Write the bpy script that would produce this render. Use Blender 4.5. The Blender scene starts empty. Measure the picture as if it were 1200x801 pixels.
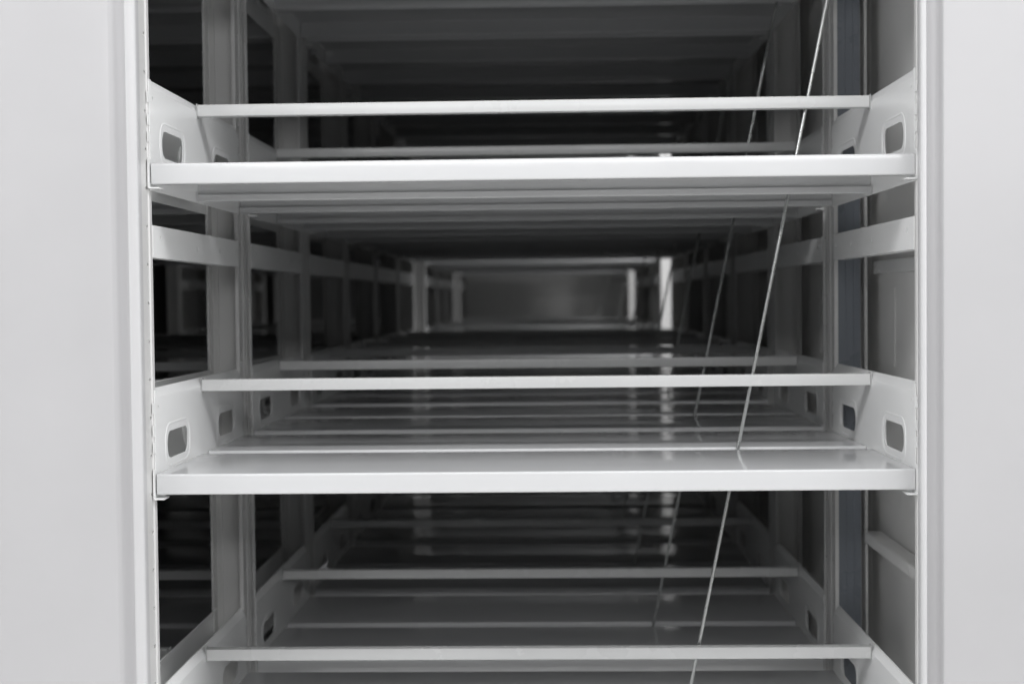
import bpy, bmesh, math, random
from mathutils import Vector, Matrix

random.seed(4)
S = bpy.context.scene
COL = S.collection
FLOOR_Z = -1.25            # eye level is z = 0; the floor lies below it
PITCH = 0.613              # one double-faced rack behind the other
SHELF_Z = [-1.043, -0.634, -0.2265, 0.1835, 0.593, 1.002]

# ------------------------------------------------------------------ materials
def steel(name, col, rough, bump=0.02, scale=900, var=0.03, smudge=0.06):
    m = bpy.data.materials.new(name); m.use_nodes = True
    nt = m.node_tree; n = nt.nodes; l = nt.links
    b = n['Principled BSDF']
    tc = n.new('ShaderNodeTexCoord')
    big = n.new('ShaderNodeTexNoise'); big.inputs['Scale'].default_value = 3.2; big.inputs['Detail'].default_value = 5
    l.new(tc.outputs['Object'], big.inputs['Vector'])
    ramp = n.new('ShaderNodeMapRange')
    ramp.inputs['From Min'].default_value = 0.3; ramp.inputs['From Max'].default_value = 0.7
    ramp.inputs['To Min'].default_value = 1 - var; ramp.inputs['To Max'].default_value = 1 + var
    l.new(big.outputs['Fac'], ramp.inputs['Value'])
    mul = n.new('ShaderNodeVectorMath'); mul.operation = 'SCALE'
    mul.inputs[0].default_value = col
    l.new(ramp.outputs['Result'], mul.inputs['Scale'])
    l.new(mul.outputs['Vector'], b.inputs['Base Color'])
    sm = n.new('ShaderNodeTexNoise'); sm.inputs['Scale'].default_value = 11; sm.inputs['Detail'].default_value = 6
    l.new(tc.outputs['Object'], sm.inputs['Vector'])
    rr = n.new('ShaderNodeMapRange')
    rr.inputs['From Min'].default_value = 0.3; rr.inputs['From Max'].default_value = 0.7
    rr.inputs['To Min'].default_value = rough - smudge; rr.inputs['To Max'].default_value = rough + smudge
    l.new(sm.outputs['Fac'], rr.inputs['Value']); l.new(rr.outputs['Result'], b.inputs['Roughness'])
    fine = n.new('ShaderNodeTexNoise'); fine.inputs['Scale'].default_value = scale; fine.inputs['Detail'].default_value = 2
    l.new(tc.outputs['Object'], fine.inputs['Vector'])
    bp = n.new('ShaderNodeBump'); bp.inputs['Strength'].default_value = bump; bp.inputs['Distance'].default_value = 0.0006
    l.new(fine.outputs['Fac'], bp.inputs['Height']); l.new(bp.outputs['Normal'], b.inputs['Normal'])
    b.inputs['Specular IOR Level'].default_value = 0.5
    return m

M_WHITE = steel('white_powder_coat', (0.65, 0.655, 0.65), 0.26)
M_BRACKET = steel('white_bracket', (0.84, 0.845, 0.84), 0.34, bump=0.006, smudge=0.02)
M_SHELF = steel('white_gloss_shelf', (0.58, 0.585, 0.59), 0.115, bump=0.012, smudge=0.03)
M_POST = steel('grey_white_post', (0.64, 0.638, 0.63), 0.33, var=0.015, smudge=0.03)
M_PANEL = steel('white_cover_panel', (0.455, 0.452, 0.459), 0.38, bump=0.04, scale=500)
M_TRIM = steel('white_edge_trim', (0.53, 0.53, 0.535), 0.36)
M_END = steel('grey_end_sheet', (0.76, 0.757, 0.745), 0.36)
M_BLUE = steel('blue_grey_shade', (0.20, 0.22, 0.25), 0.30, var=0.1)  # shade and reflection on the post, put into the colour
M_FLOOR = steel('grey_floor', (0.78, 0.775, 0.76), 0.4, bump=0.1, scale=60)
M_WALL = steel('grey_wall', (0.36, 0.36, 0.36), 0.6)
M_PAPER = steel('white_scrap', (0.90, 0.90, 0.91), 0.45)
M_ROD = steel('zinc_rod', (0.64, 0.655, 0.645), 0.27, bump=0.05, scale=300)
M_ROD.node_tree.nodes['Principled BSDF'].inputs['Metallic'].default_value = 1.0
M_BOLT = steel('shiny_bolt', (0.92, 0.92, 0.94), 0.22)
M_BOLT.node_tree.nodes['Principled BSDF'].inputs['Metallic'].default_value = 1.0

# ------------------------------------------------------------------ mesh helpers
def bx(bm, x0, x1, y0, y1, z0, z1):
    vs = [bm.verts.new(p) for p in ((x0,y0,z0),(x1,y0,z0),(x1,y1,z0),(x0,y1,z0),(x0,y0,z1),(x1,y0,z1),(x1,y1,z1),(x0,y1,z1))]
    for f in ((3,2,1,0),(4,5,6,7),(0,1,5,4),(1,2,6,5),(2,3,7,6),(3,0,4,7)):
        bm.faces.new([vs[i] for i in f])

def round_path(pts, r, n=4):
    """round the corners of an open 2-D polyline"""
    out = [Vector(pts[0])]
    for i in range(1, len(pts) - 1):
        p, a, b = Vector(pts[i]), Vector(pts[i-1]), Vector(pts[i+1])
        da, db = (a - p), (b - p)
        rr = min(r, da.length * 0.45, db.length * 0.45)
        s, e = p + da.normalized() * rr, p + db.normalized() * rr
        for k in range(n + 1):
            t = k / n
            out.append(s * (1-t)**2 + p * 2*t*(1-t) + e * t*t)
    out.append(Vector(pts[-1]))
    return out

def thick(path, t):
    """offset an open polyline to the left by t -> closed outline"""
    off = []
    for i, p in enumerate(path):
        a = path[max(i-1, 0)]; b = path[min(i+1, len(path)-1)]
        d1 = (p - a).normalized() if i > 0 else (b - p).normalized()
        d2 = (b - p).normalized() if i < len(path)-1 else (p - a).normalized()
        n1 = Vector((-d1.y, d1.x)); n2 = Vector((-d2.y, d2.x))
        m = (n1 + n2).normalized(); c = max(m.dot(n1), 0.4)
        off.append(p + m * (t / c))
    return list(path) + off[::-1]

def extrude(bm, outline, place, a, b):
    """closed 2-D outline swept from a to b; place(u, v, w) -> 3-D point"""
    A = [bm.verts.new(place(p[0], p[1], a)) for p in outline]
    B = [bm.verts.new(place(p[0], p[1], b)) for p in outline]
    n = len(outline)
    for i in range(n):
        j = (i + 1) % n
        bm.faces.new((A[i], A[j], B[j], B[i]))
    return A, B

def cap_strip(bm, ring):
    n = len(ring) // 2       # outlines from thick(): quads across the thickness
    for i in range(n - 1):
        bm.faces.new((ring[i], ring[i+1], ring[2*n-2-i], ring[2*n-1-i]))

def fin(name, bm, mat, parent=None, smooth=True, bevel=0):
    bmesh.ops.recalc_face_normals(bm, faces=bm.faces)
    me = bpy.data.meshes.new(name); bm.to_mesh(me); bm.free()
    me.materials.append(mat)
    o = bpy.data.objects.new(name, me); COL.objects.link(o)
    if smooth:
        for p in me.polygons: p.use_smooth = True
        me.set_sharp_from_angle(angle=math.radians(28))
    if parent: o.parent = parent
    return o

def rrect(cu, cv, w, h, r, n=6):
    pts = []
    for sx, sy, a0 in ((1,1,0),(-1,1,90),(-1,-1,180),(1,-1,270)):
        for k in range(n + 1):
            a = math.radians(a0 + 90*k/n)
            pts.append((cu + sx*(w/2 - r) + r*math.cos(a), cv + sy*(h/2 - r) + r*math.sin(a)))
    return pts

def plate_with_holes(bm, outline, holes, place, w0, w1):
    """filled flat sheet between w0 and w1 with holes through it"""
    for w in (w0, w1):
        edges = []
        for loop in [outline] + holes:
            vs = [bm.verts.new(place(p[0], p[1], w)) for p in loop]
            edges += [bm.edges.new((vs[i], vs[(i+1) % len(vs)])) for i in range(len(vs))]
        bmesh.ops.triangle_fill(bm, use_beauty=True, use_dissolve=False, edges=edges)
    for loop in [outline] + holes:
        extrude(bm, loop, place, w0, w1)

def tube(bm, path, r, seg=8, closed=False):
    rings = []
    n = len(path)
    for i, p in enumerate(path):
        a = path[(i-1) % n] if (closed or i > 0) else p
        b = path[(i+1) % n] if (closed or i < n-1) else p
        d = (b - a).normalized()
        ref = Vector((1,0,0)) if abs(d.x) < 0.9 else Vector((0,1,0))
        u = d.cross(ref).normalized(); v = d.cross(u)
        rings.append([bm.verts.new(p + u*r*math.cos(2*math.pi*k/seg) + v*r*math.sin(2*math.pi*k/seg)) for k in range(seg)])
    for i in range(n if closed else n-1):
        A, B = rings[i], rings[(i+1) % n]
        for k in range(seg):
            bm.faces.new((A[k], A[(k+1)%seg], B[(k+1)%seg], B[k]))
    if not closed:
        bm.faces.new(rings[0]); bm.faces.new(rings[-1])

def tagged(o, label, cat, group=None, kind=None):
    if label: o['label'] = label
    if cat: o['category'] = cat
    if group: o['group'] = group
    if kind: o['kind'] = kind
    return o

def thing(name, loc, label, cat, group=None):
    o = bpy.data.objects.new(name, None); COL.objects.link(o)
    o.empty_display_size = 0.1; o.location = loc
    return tagged(o, label, cat, group)

Z0 = -FLOOR_Z          # local z of eye level inside a thing standing on the floor

# ------------------------------------------------------------------ rack parts (local: floor at z = 0, front lip plane at y = 0)
BW = 0.4990            # half width of a board
BR = 0.5025            # inner face of the brackets
BRS = {-1: 0.5015, 1: 0.4992}
PX = 0.5030            # inner face of the uprights
PW = 0.0500            # width of an upright
BAY = 2*PX + PW        # bay to bay
FD0, FD1 = 0.0, 0.246  # front board
RD0, RD1 = 0.282, 0.535
LIP = 0.0290

def board_mesh(xc, y0, y1, z, hem_front):
    bm = bmesh.new()
    e = 0.0006
    # centre line of the folded sheet in (y, z): front flange, front lip, top, rear lip, rear flange
    hf = LIP; hr = 0.0335
    if hem_front: hf, hr = LIP, 0.0335
    pts = [(y0+0.014, z-hf+0.0012), (y0, z-hf+0.0012), (y0, z), (y1, z), (y1, z-hr), (y1-0.006, z-hr), (y1-0.006, z-hr+0.010)]
    path = round_path(pts, 0.0030, 5)
    out = thick(path, -0.0011)
    A, B = extrude(bm, out, lambda u, v, w: (w, u, v), xc-BW-0.0005, xc+BW-0.0008)
    cap_strip(bm, A); cap_strip(bm, B)
    return bm

def bracket_mesh(xc, side, z):
    """side sheet between the posts; side = -1 left of its bay, +1 right"""
    bm = bmesh.new()
    X = lambda d: xc + side*(BRS[side] + d)
    top, fold, bot = 0.1130, 0.1010, -0.0350
    outline = [(0.004, z+bot), (0.530, z+bot), (0.530, z+fold), (0.0135, z+fold), (0.0135, z+top-0.002), (0.004, z+top-0.002), (0.004, z+0.004), (0.0015, z-0.004), (0.0015, z-0.028)]
    holes = [rrect(0.117, z+0.032, 0.108, 0.037, 0.0155), rrect(0.414, z+0.032, 0.108, 0.037, 0.0155)]
    pins = [[(0.020 + 0.0022*math.cos(a*0.785), z+0.088 + 0.0026*math.sin(a*0.785)) for a in range(8)]]
    plate_with_holes(bm, outline, holes + pins, lambda u, v, w: (X(w), u, v), 0.0, 0.0012)
    # bent top edge that leans outward
    prof = [Vector((0.0, z+fold)), Vector((0.0015, z+fold+0.004)), Vector((0.0060, z+top)), Vector((0.0080, z+top))]
    A, B = extrude(bm, thick(prof, -0.0011), lambda u, v, w: (X(u), w, v), 0.0135, 0.5235)
    cap_strip(bm, A); cap_strip(bm, B)
    # pressed rim round each hand hole
    for cy in (0.117, 0.414):
        ring = [Vector((X(0.0024), p[0], p[1])) for p in rrect(cy, z+0.032, 0.129, 0.058, 0.024, 6)]
        tube(bm, ring, 0.0031, 12, True)
    # hooks that reach into the post at each end
    for yb, d in ((0.004, 1), (0.530, -1)):
        for hz in (0.086, 0.056, 0.034, -0.002):
            bx(bm, *sorted((X(0.0002), X(0.0013))), *sorted((yb-d*0.0075, yb+d*0.0010)), z+hz-0.006, z+hz+0.008)
    # foot under the lip of the board
    bx(bm, *sorted((X(-0.013), X(0.0013))), -0.0060, 0.020, z-0.0335, z-0.0317)
    bx(bm, *sorted((X(0.0001), X(0.0013))), -0.0060, 0.004, z-0.0335, z+0.004)
    # small slots in the lower edge
    return bm

def rail_mesh(xc, z):
    bm = bmesh.new()
    y = 0.2490
    pts = [(y+0.016, z+0.0935), (y, z+0.0935), (y, z+0.1110), (y+0.016, z+0.1110)]
    A, B = extrude(bm, thick(round_path(pts, 0.0016, 3), -0.0011), lambda u, v, w: (w, u, v), xc-BRS[-1]+0.0022, xc+BRS[1]-0.0022)
    cap_strip(bm, A); cap_strip(bm, B)
    for s in (-1, 1):       # small hooked ends that drop into the bracket
        bx(bm, *sorted((xc+s*(BRS[s]-0.0012), xc+s*(BRS[s]-0.0002))), y+0.001, y+0.015, z+0.0915, z+0.1128)
    return bm

POST_TOP = 2.33
def post_mesh(xi, d, y0, y1):
    """xi = inner face, d = outward direction (+1/-1); ribbed open section with slots every 50 mm"""
    bm = bmesh.new()
    X = lambda u: xi + d*u
    W = (PW - 0.0006) if y0 < 0 else PW + 0.0050
    prof = []
    k = 0.3 if y0 < 0 else 2.6
    def rec(y, s):
        s = s*k      # recessed ribbed front (s=+1) or back (s=-1)
        r = [(0.0, y), (0.0065, y), (0.0070, y+s*0.006), (0.0135, y+s*0.006), (0.0140, y+s*0.0045), (0.0195, y+s*0.0045), (0.0200, y+s*0.0065),
             (0.0260, y+s*0.0065), (0.0265, y+s*0.0045), (0.0320, y+s*0.0045), (0.0325, y+s*0.006), (W-0.0050, y+s*0.006), (W-0.0045, y), (W, y)]
        if y0 > 0:      # the rear posts are plainer: two fine ribs near the outer edge
            q = 0.0105 if s > 0 else 0.0030
            r = [(0.0, y), (0.0062, y), (0.0066, y+s*q), (W-0.0150, y+s*q*0.9), (W-0.0144, y+s*q*0.8), (W-0.0100, y+s*q*0.8), (W-0.0094, y+s*q*0.9), (W-0.0046, y+s*q*0.9), (W-0.0042, y), (W, y)]
        return r
    prof += rec(y0, 1) + rec(y1, -1)[::-1]
    ym = (y0+y1)/2
    # groove down the inner face
    prof += [(0.0, y1-0.010), (0.0016, y1-0.012), (0.0016, y0+0.012), (0.0, y0+0.010)]
    A, B = extrude(bm, prof, lambda u, v, w: (X(u), v, w), 0.0, POST_TOP)
    bm.faces.new(A); bm.faces.new(B)
    bmesh.ops.recalc_face_normals(bm, faces=bm.faces)
    me = bpy.data.meshes.new('upright_raw'); bm.to_mesh(me); bm.free()
    o = bpy.data.objects.new('upright_raw', me); COL.objects.link(o)
    cb = bmesh.new()
    z = 0.04; k = 0
    hw = 0.0040
    while z < POST_TOP - 0.03:
        for yy in ((y1-0.017,) if y0 < 0 else ((y0+y1)/2,)):
            extra = 0.0008 if k % 3 == 0 else 0
            vs = [(X(-0.01), yy + (hw+extra)*math.cos(a*math.pi/4), z + (0.0026)*math.sin(a*math.pi/4)) for a in range(8)]
            ve = [(X(0.0130), p[1], p[2]) for p in vs]
            a = [cb.verts.new(p) for p in vs]; b = [cb.verts.new(p) for p in ve]
            for i in range(8): cb.faces.new((a[i], a[(i+1)%8], b[(i+1)%8], b[i]))
            cb.faces.new(a); cb.faces.new(b)
        z += 0.0504; k += 1
    bmesh.ops.recalc_face_normals(cb, faces=cb.faces)
    cm = bpy.data.meshes.new('cut'); cb.to_mesh(cm); cb.free()
    co = bpy.data.objects.new('cut', cm); COL.objects.link(co)
    md = o.modifiers.new('b', 'BOOLEAN'); md.operation = 'DIFFERENCE'; md.solver = 'EXACT'; md.object = co
    dg = bpy.context.evaluated_depsgraph_get()
    res = bpy.data.meshes.new_from_object(o.evaluated_get(dg))
    bpy.data.objects.remove(o); bpy.data.objects.remove(co)
    return res

def from_mesh(name, me, mat, parent):
    me.name = name
    me.materials.clear(); me.materials.append(mat)
    o = bpy.data.objects.new(name, me); COL.objects.link(o); o.parent = parent
    return o

def tie_mesh(xi, d, zc):
    """flat tie between front and rear post, with a folded lower edge and three holes"""
    bm = bmesh.new()
    X = lambda w: xi + d*w
    h = 0.0215
    outline = [(0.0125, zc-h), (0.5245, zc-h), (0.5245, zc+h), (0.0125, zc+h)]
    holes = []
    for hy, hz in ((0.048, 0.005), (0.250, -0.002), (0.390, 0.0), (0.505, 0.002)):
        holes.append([(hy + 0.0028*math.cos(a*0.785), zc+hz + 0.0042*math.sin(a*0.785)) for a in range(8)])
    plate_with_holes(bm, outline, holes, lambda u, v, w: (X(w), u, v), 0.0, 0.0014)
    bx(bm, *sorted((X(0.0016), X(0.020))), 0.018, 0.520, zc-h, zc-h+0.0014)
    bx(bm, *sorted((X(0.0016), X(0.012))), 0.018, 0.520, zc+h-0.0014, zc+h)
    return bm

# uprights stand in line; the four meshes are shared by all the racks
FY0, FY1 = -0.0330, 0.0120
RY0, RY1 = 0.5250, 0.5715

def build_rack(root):
    z_of = [Z0 + z for z in SHELF_Z]
    for bay in (0, -1):
        xc = bay*BAY
        for z in z_of:
            fin('shelf_board', board_mesh(xc, FD0, FD1, z, True), M_SHELF, root)
            fin('shelf_board', board_mesh(xc, RD0, RD1, z, False), M_SHELF, root)
            for s in (-1, 1):
                fin('side_bracket', bracket_mesh(xc, s, z), M_BRACKET, root)
            fin('back_rail', rail_mesh(xc, z), M_WHITE, root)
    # uprights: right of bay 0, between the bays, left of bay -1
    for xi, d in ((PX-0.0022, 1), (-PX, -1), (-BAY-PX, -1)):
        from_mesh('upright', post_mesh(xi, d, FY0, FY1), M_POST, root)
        from_mesh('upright', post_mesh(xi, d, RY0, RY1), M_POST, root)
        fin('side_tie', tie_mesh(xi - d*0.0008, d, Z0 + 0.0815), M_BRACKET, root)
    # diagonal brace rod in the slot between the front and rear boards
    bm = bmesh.new()
    zt, zb = Z0 + 1.05, Z0 - 1.10
    xr = lambda z: 0.3504 + 0.2035*(z - Z0)
    tube(bm, [Vector((xr(z), 0.2720, z)) for z in (zb, Z0-0.4, Z0, Z0+0.4, zt)], 0.0026, 12)
    fin('brace_rod', bm, M_ROD, root)
    # closing sheet on the right end
    ex = PX + PW + 0.026
    bm = bmesh.new()
    bx(bm, ex, ex+0.0015, -0.012, 0.6000, 0.004, POST_TOP)
    # raised border of the lower sheet
    bx(bm, ex-0.0016, ex-0.0002, 0.430, 0.5995, Z0-0.115, Z0+0.012)
    bx(bm, ex-0.0016, ex-0.0002, -0.010, 0.5995, Z0+0.0122, Z0+0.044)
    ep = fin('end_panel', bm, M_END, root, smooth=False)
    bm = bmesh.new()
    lx = -BAY-PX-PW-0.004
    bx(bm, lx-0.0015, lx, -0.012, 0.6000, 0.004, POST_TOP)
    fin('end_panel', bm, M_END, root, smooth=False)  # left sheet is unseen, added to block ambient light
    # unseen top sheet, added to keep out light from above
    bm = bmesh.new()
    bx(bm, lx-0.002, ex+0.002, -0.0115, 0.6005, POST_TOP+0.001, POST_TOP+0.018)
    fin('top_light_stop', bm, M_POST, root, smooth=False)
    # bolt end sticking out of the left upright
    bm = bmesh.new()
    zz = Z0 + 0.553
    tube(bm, [Vector((-BRS[-1]+0.0002, 0.055, zz)), Vector((-BRS[-1]+0.0045, 0.055, zz))], 0.0085, 6)
    tube(bm, [Vector((-BRS[-1]+0.0002, 0.055, zz)), Vector((-BRS[-1]+0.0120, 0.055, zz))], 0.0048, 10)
    fin('bolt', bm, M_BOLT, root, smooth=False)

GRP = 'white shelving racks standing one behind another'
Y_OF = [PITCH*i for i in range(6)] + [4.14, 4.14+PITCH, 4.14+2*PITCH, 6.50]
LAB = [
    'white steel shelving rack nearest the camera, its boards and rails in sharp focus',
    'second white shelving rack from the front, slightly blurred, scrap lying on its lower rail',
    'third shelving rack from the front, dim and blurred, right behind the rack with the scrap',
    'fourth shelving rack from the front, dark and out of focus in the closed-up row',
    'fifth shelving rack from the front, dark and blurred, second last before the lit gap',
    'sixth shelving rack from the front, dark, directly in front of the lit gap',
    'blurred far rack with the brighter lit posts, first one behind the lit gap',
    'blurred far rack second behind the lit gap, in shade',
    'blurred far rack third behind the lit gap, last before the farther bright posts',
    'farthest rack of the row, its small pale posts in front of the grey back wall',
]
def copy_tree(o, parent):
    c = o.copy(); COL.objects.link(c); c.parent = parent
    for ch in list(o.children): copy_tree(ch, c)
    return c

first = thing('shelving_rack', (0, 0, FLOOR_Z), LAB[0], 'shelving rack', GRP)
build_rack(first)
kids = list(first.children)
for i in range(1, len(Y_OF)):
    r = thing('shelving_rack', (0, Y_OF[i], FLOOR_Z), LAB[i], 'shelving rack', GRP)
    for ch in kids: copy_tree(ch, r)

# the farthest rack is closed at the back by upright sheets
last = [o for o in COL.objects if o.get('label') == LAB[-1]][0]
bm = bmesh.new()
for k, (a, b) in enumerate(((-0.60, -0.23), (-0.229, 0.0), (0.001, 0.17), (0.171, 0.42), (0.421, 0.60))):
    bx(bm, a, b, 0.580 + 0.004*(k % 2), 0.592, 0.01, POST_TOP)
fin('back_panel', bm, M_END, last, smooth=False)

# blue-grey strip paints shade and reflection into the nearest rack's right rear upright
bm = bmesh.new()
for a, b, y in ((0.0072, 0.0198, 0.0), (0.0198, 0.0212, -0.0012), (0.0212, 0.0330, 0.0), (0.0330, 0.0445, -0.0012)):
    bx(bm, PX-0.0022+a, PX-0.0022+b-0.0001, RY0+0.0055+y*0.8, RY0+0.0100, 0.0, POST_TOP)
ln = fin('shade_strip', bm, M_BLUE, first, smooth=False)
ln['label'] = 'dark blue strip of painted shade down the right rear post'

# ledge and light seam strip on the end sheet of the nearest rack
ex = PX + PW + 0.026
ep = next(c for c in first.children if c.name.startswith('end_panel') and c.data.vertices[0].co.x > 0)
bm = bmesh.new()
bx(bm, ex-0.030, ex-0.0018, 0.030, 0.235, Z0-0.414, Z0-0.395)
bx(bm, ex-0.030, ex-0.0018, 0.2356, 0.520, Z0-0.4143, Z0-0.3953)
bmesh.ops.bevel(bm, geom=bm.edges[:], offset=0.0012, segments=2, affect='EDGES')
fin('ledge', bm, M_END, ep)
bm = bmesh.new()
bx(bm, ex-0.014, ex-0.0018, 0.030, 0.520, Z0+0.036, Z0+0.056)
fin('seam_strip', bm, M_WHITE, ep, smooth=False)

# ------------------------------------------------------------------ cover panels either side of the bay
def spline(prof):
    pts = [Vector(p) for p in prof]; path = []
    for i in range(len(pts)-1):
        p0 = pts[max(i-1,0)]; p1 = pts[i]; p2 = pts[i+1]; p3 = pts[min(i+2, len(pts)-1)]
        for k in range(6):
            t = k/6
            path.append(0.5*((2*p1) + (p2-p0)*t + (2*p0-5*p1+4*p2-p3)*t*t + (3*p1-p0-3*p2+p3)*t**3))
    return path + [pts[-1]]

def cover(name, trim, prof, x_far, label):
    """trim: (x, y) points of the rounded edge trim; prof: of the front skin, outward from the trim"""
    s = 1 if x_far > 0 else -1
    root = thing(name, (0.75*s, -0.03, FLOOR_Z), label, 'cover panel', 'white cover panels in front of the row')
    pl = lambda u, v, w: (u - 0.75*s, v + 0.03, w)
    path = spline(prof) + [Vector((x_far, prof[-1][1])), Vector((x_far, prof[-1][1] + 0.012))]
    bm = bmesh.new()
    A, B = extrude(bm, thick(path, 0.0012*s), pl, 0.0, POST_TOP + 0.05)
    cap_strip(bm, A); cap_strip(bm, B)
    fin('panel_skin', bm, M_PANEL, root)
    bm = bmesh.new()
    A, B = extrude(bm, thick(spline(trim), 0.0012*s), pl, 0.0, POST_TOP + 0.05)
    cap_strip(bm, A); cap_strip(bm, B)
    fin('edge_trim', bm, M_TRIM, root)
    bm = bmesh.new()
    x0, x1 = sorted((s*0.512, x_far))
    bx(bm, x0 - 0.75*s, x1 - 0.75*s, -0.010, 0.030, POST_TOP+0.0195, POST_TOP+0.0210)
    bx(bm, x0 - 0.75*s, x1 - 0.75*s, -0.010, 0.018, 0.0005, 0.0020)
    xe = x_far - 0.75*s
    bx(bm, *sorted((xe - 0.0030*s, xe - 0.0015*s)), -0.008, 0.032, 0.003, POST_TOP+0.019)
    fin('light_seal', bm, M_PANEL, root, smooth=False)  # unseen folds added to seal out light behind the cover
    return root

cover('cover_panel',
      [(-0.5026, -0.0345), (-0.5028, -0.0450), (-0.5045, -0.0490), (-0.5080, -0.0502), (-0.5135, -0.0502), (-0.5167, -0.0485), (-0.5179, -0.0440), (-0.5181, -0.0380)],
      [(-0.5184, -0.0375), (-0.5195, -0.0396), (-0.5235, -0.0386), (-0.5295, -0.0405), (-0.5365, -0.0445), (-0.5465, -0.0468), (-0.5930, -0.0470)],
      -1.65, 'large plain white steel panel filling the left edge of the photo')
cover('cover_panel',
      [(0.4925, -0.0345), (0.4925, -0.0440), (0.4940, -0.0480), (0.4965, -0.0490), (0.4995, -0.0480), (0.5015, -0.0440), (0.5022, -0.0375)],
      [(0.5026, -0.0370), (0.5060, -0.0345), (0.5145, -0.0340), (0.5190, -0.0380), (0.5220, -0.0440), (0.5275, -0.0460), (0.5695, -0.0462)],
      1.30, 'large plain white steel panel filling the right edge of the photo')

# ------------------------------------------------------------------ scrap on the rail of the second rack
bm = bmesh.new()
pts = [(-0.011,0,0.0),(0.001,0.001,0.0),(0.009,0.0,0.001),(0.0052,0.001,0.008),(0.0075,0.003,0.021),(0.001,0.002,0.012),(-0.006,0.001,0.007)]
vs = [bm.verts.new(p) for p in pts]
c = bm.verts.new((0.0005, -0.0025, 0.0055))
for i in range(len(vs)): bm.faces.new((vs[i], vs[(i+1) % len(vs)], c))
r = bmesh.ops.solidify(bm, geom=bm.faces[:], thickness=0.0008)
sc = fin('paper_scrap', bm, M_PAPER, smooth=False)
sc.location = (-0.420, PITCH + 0.2525, SHELF_Z[1] + 0.1115)
tagged(sc, 'tiny torn white scrap lying on the lower rail of the second rack', 'scrap')

# ------------------------------------------------------------------ setting
bm = bmesh.new(); bx(bm, -9, 9, -9, 9.0, FLOOR_Z-0.1, FLOOR_Z - 0.001)
tagged(fin('floor', bm, M_FLOOR, smooth=False), None, None, kind='structure')
bm = bmesh.new(); bx(bm, -9, 9, 7.45, 7.6, FLOOR_Z+0.002, 2.2)
tagged(fin('wall', bm, M_WALL, smooth=False), None, None, kind='structure')

bm = bmesh.new(); bx(bm, -1.80, -1.70, 0.06, 7.449, FLOOR_Z+0.002, 2.2)  # unseen wall added to keep ambient light out of the left bays
tagged(fin('wall', bm, M_WALL, smooth=False), None, None, kind='structure')

# ------------------------------------------------------------------ light
w = bpy.data.worlds.new('World'); S.world = w; w.use_nodes = True
w.node_tree.nodes['Background'].inputs['Color'].default_value = (0.97, 0.98, 1.0, 1)
w.node_tree.nodes['Background'].inputs['Strength'].default_value = 0.13

def area(name, loc, aim, sx, sy, power, col=(0.99, 0.99, 1.0), spread=180):
    L = bpy.data.lights.new(name, 'AREA'); L.shape = 'RECTANGLE'; L.size = sx; L.size_y = sy
    L.energy = power; L.color = col
    o = bpy.data.objects.new(name, L); COL.objects.link(o); o.location = loc
    L.spread = math.radians(spread)
    o.rotation_euler = (Vector(aim) - Vector(loc)).to_track_quat('-Z', 'Y').to_euler()
    return o
area('ceiling_lamp_aisle', (0.5, -1.75, 1.85), (0.3, -0.9, -0.6), 9.0, 0.40, 182)
area('aisle_end_fill', (4.4, -1.25, 0.35), (0.0, -0.35, -0.15), 2.0, 2.2, 60)  # pair of fill lights added to brighten bracket and post sides
area('aisle_end_fill', (-4.2, -1.25, 0.35), (0.0, -0.35, -0.15), 2.0, 2.2, 60)
area('ceiling_lamp_room', (0.5, -6.4, 1.65), (0.3, -2.0, 0.0), 5.0, 0.40, 82)
area('ceiling_lamp_gap', (0.95, 3.90, 1.50), (0.70, 4.02, 0), 0.7, 0.20, 20, spread=80)
area('ceiling_lamp_far', (0.95, 6.20, 1.60), (0.75, 6.3, 0), 0.7, 0.2, 19, spread=110)

# ------------------------------------------------------------------ camera
cam = bpy.data.cameras.new('Camera'); co = bpy.data.objects.new('Camera', cam); COL.objects.link(co)
F = 1636.0
cam.sensor_width = 36; cam.lens = F/1200*36
cam.clip_start = 0.05; cam.clip_end = 100
phi = 0.0105
dx, dy = 42.3, 50.5
a, b = dx*math.cos(phi) + dy*math.sin(phi), dy*math.cos(phi) - dx*math.sin(phi)
rot = Matrix.Rotation(math.atan2(a, F), 4, 'Z') @ Matrix.Rotation(math.pi/2 - math.atan2(b, F), 4, 'X') @ Matrix.Rotation(-phi, 4, 'Z')
co.matrix_world = Matrix.Translation((0.0210, -F/894, 0)) @ rot
cam.dof.use_dof = True; cam.dof.focus_distance = F/894 + 0.05; cam.dof.aperture_fstop = 4.0
S.camera = co

S.view_settings.view_transform = 'Standard'; S.view_settings.look = 'None'
S.view_settings.exposure = 0; S.view_settings.gamma = 1
S.cycles.use_denoising = True
S.cycles.max_bounces = 14; S.cycles.diffuse_bounces = 8; S.cycles.glossy_bounces = 6
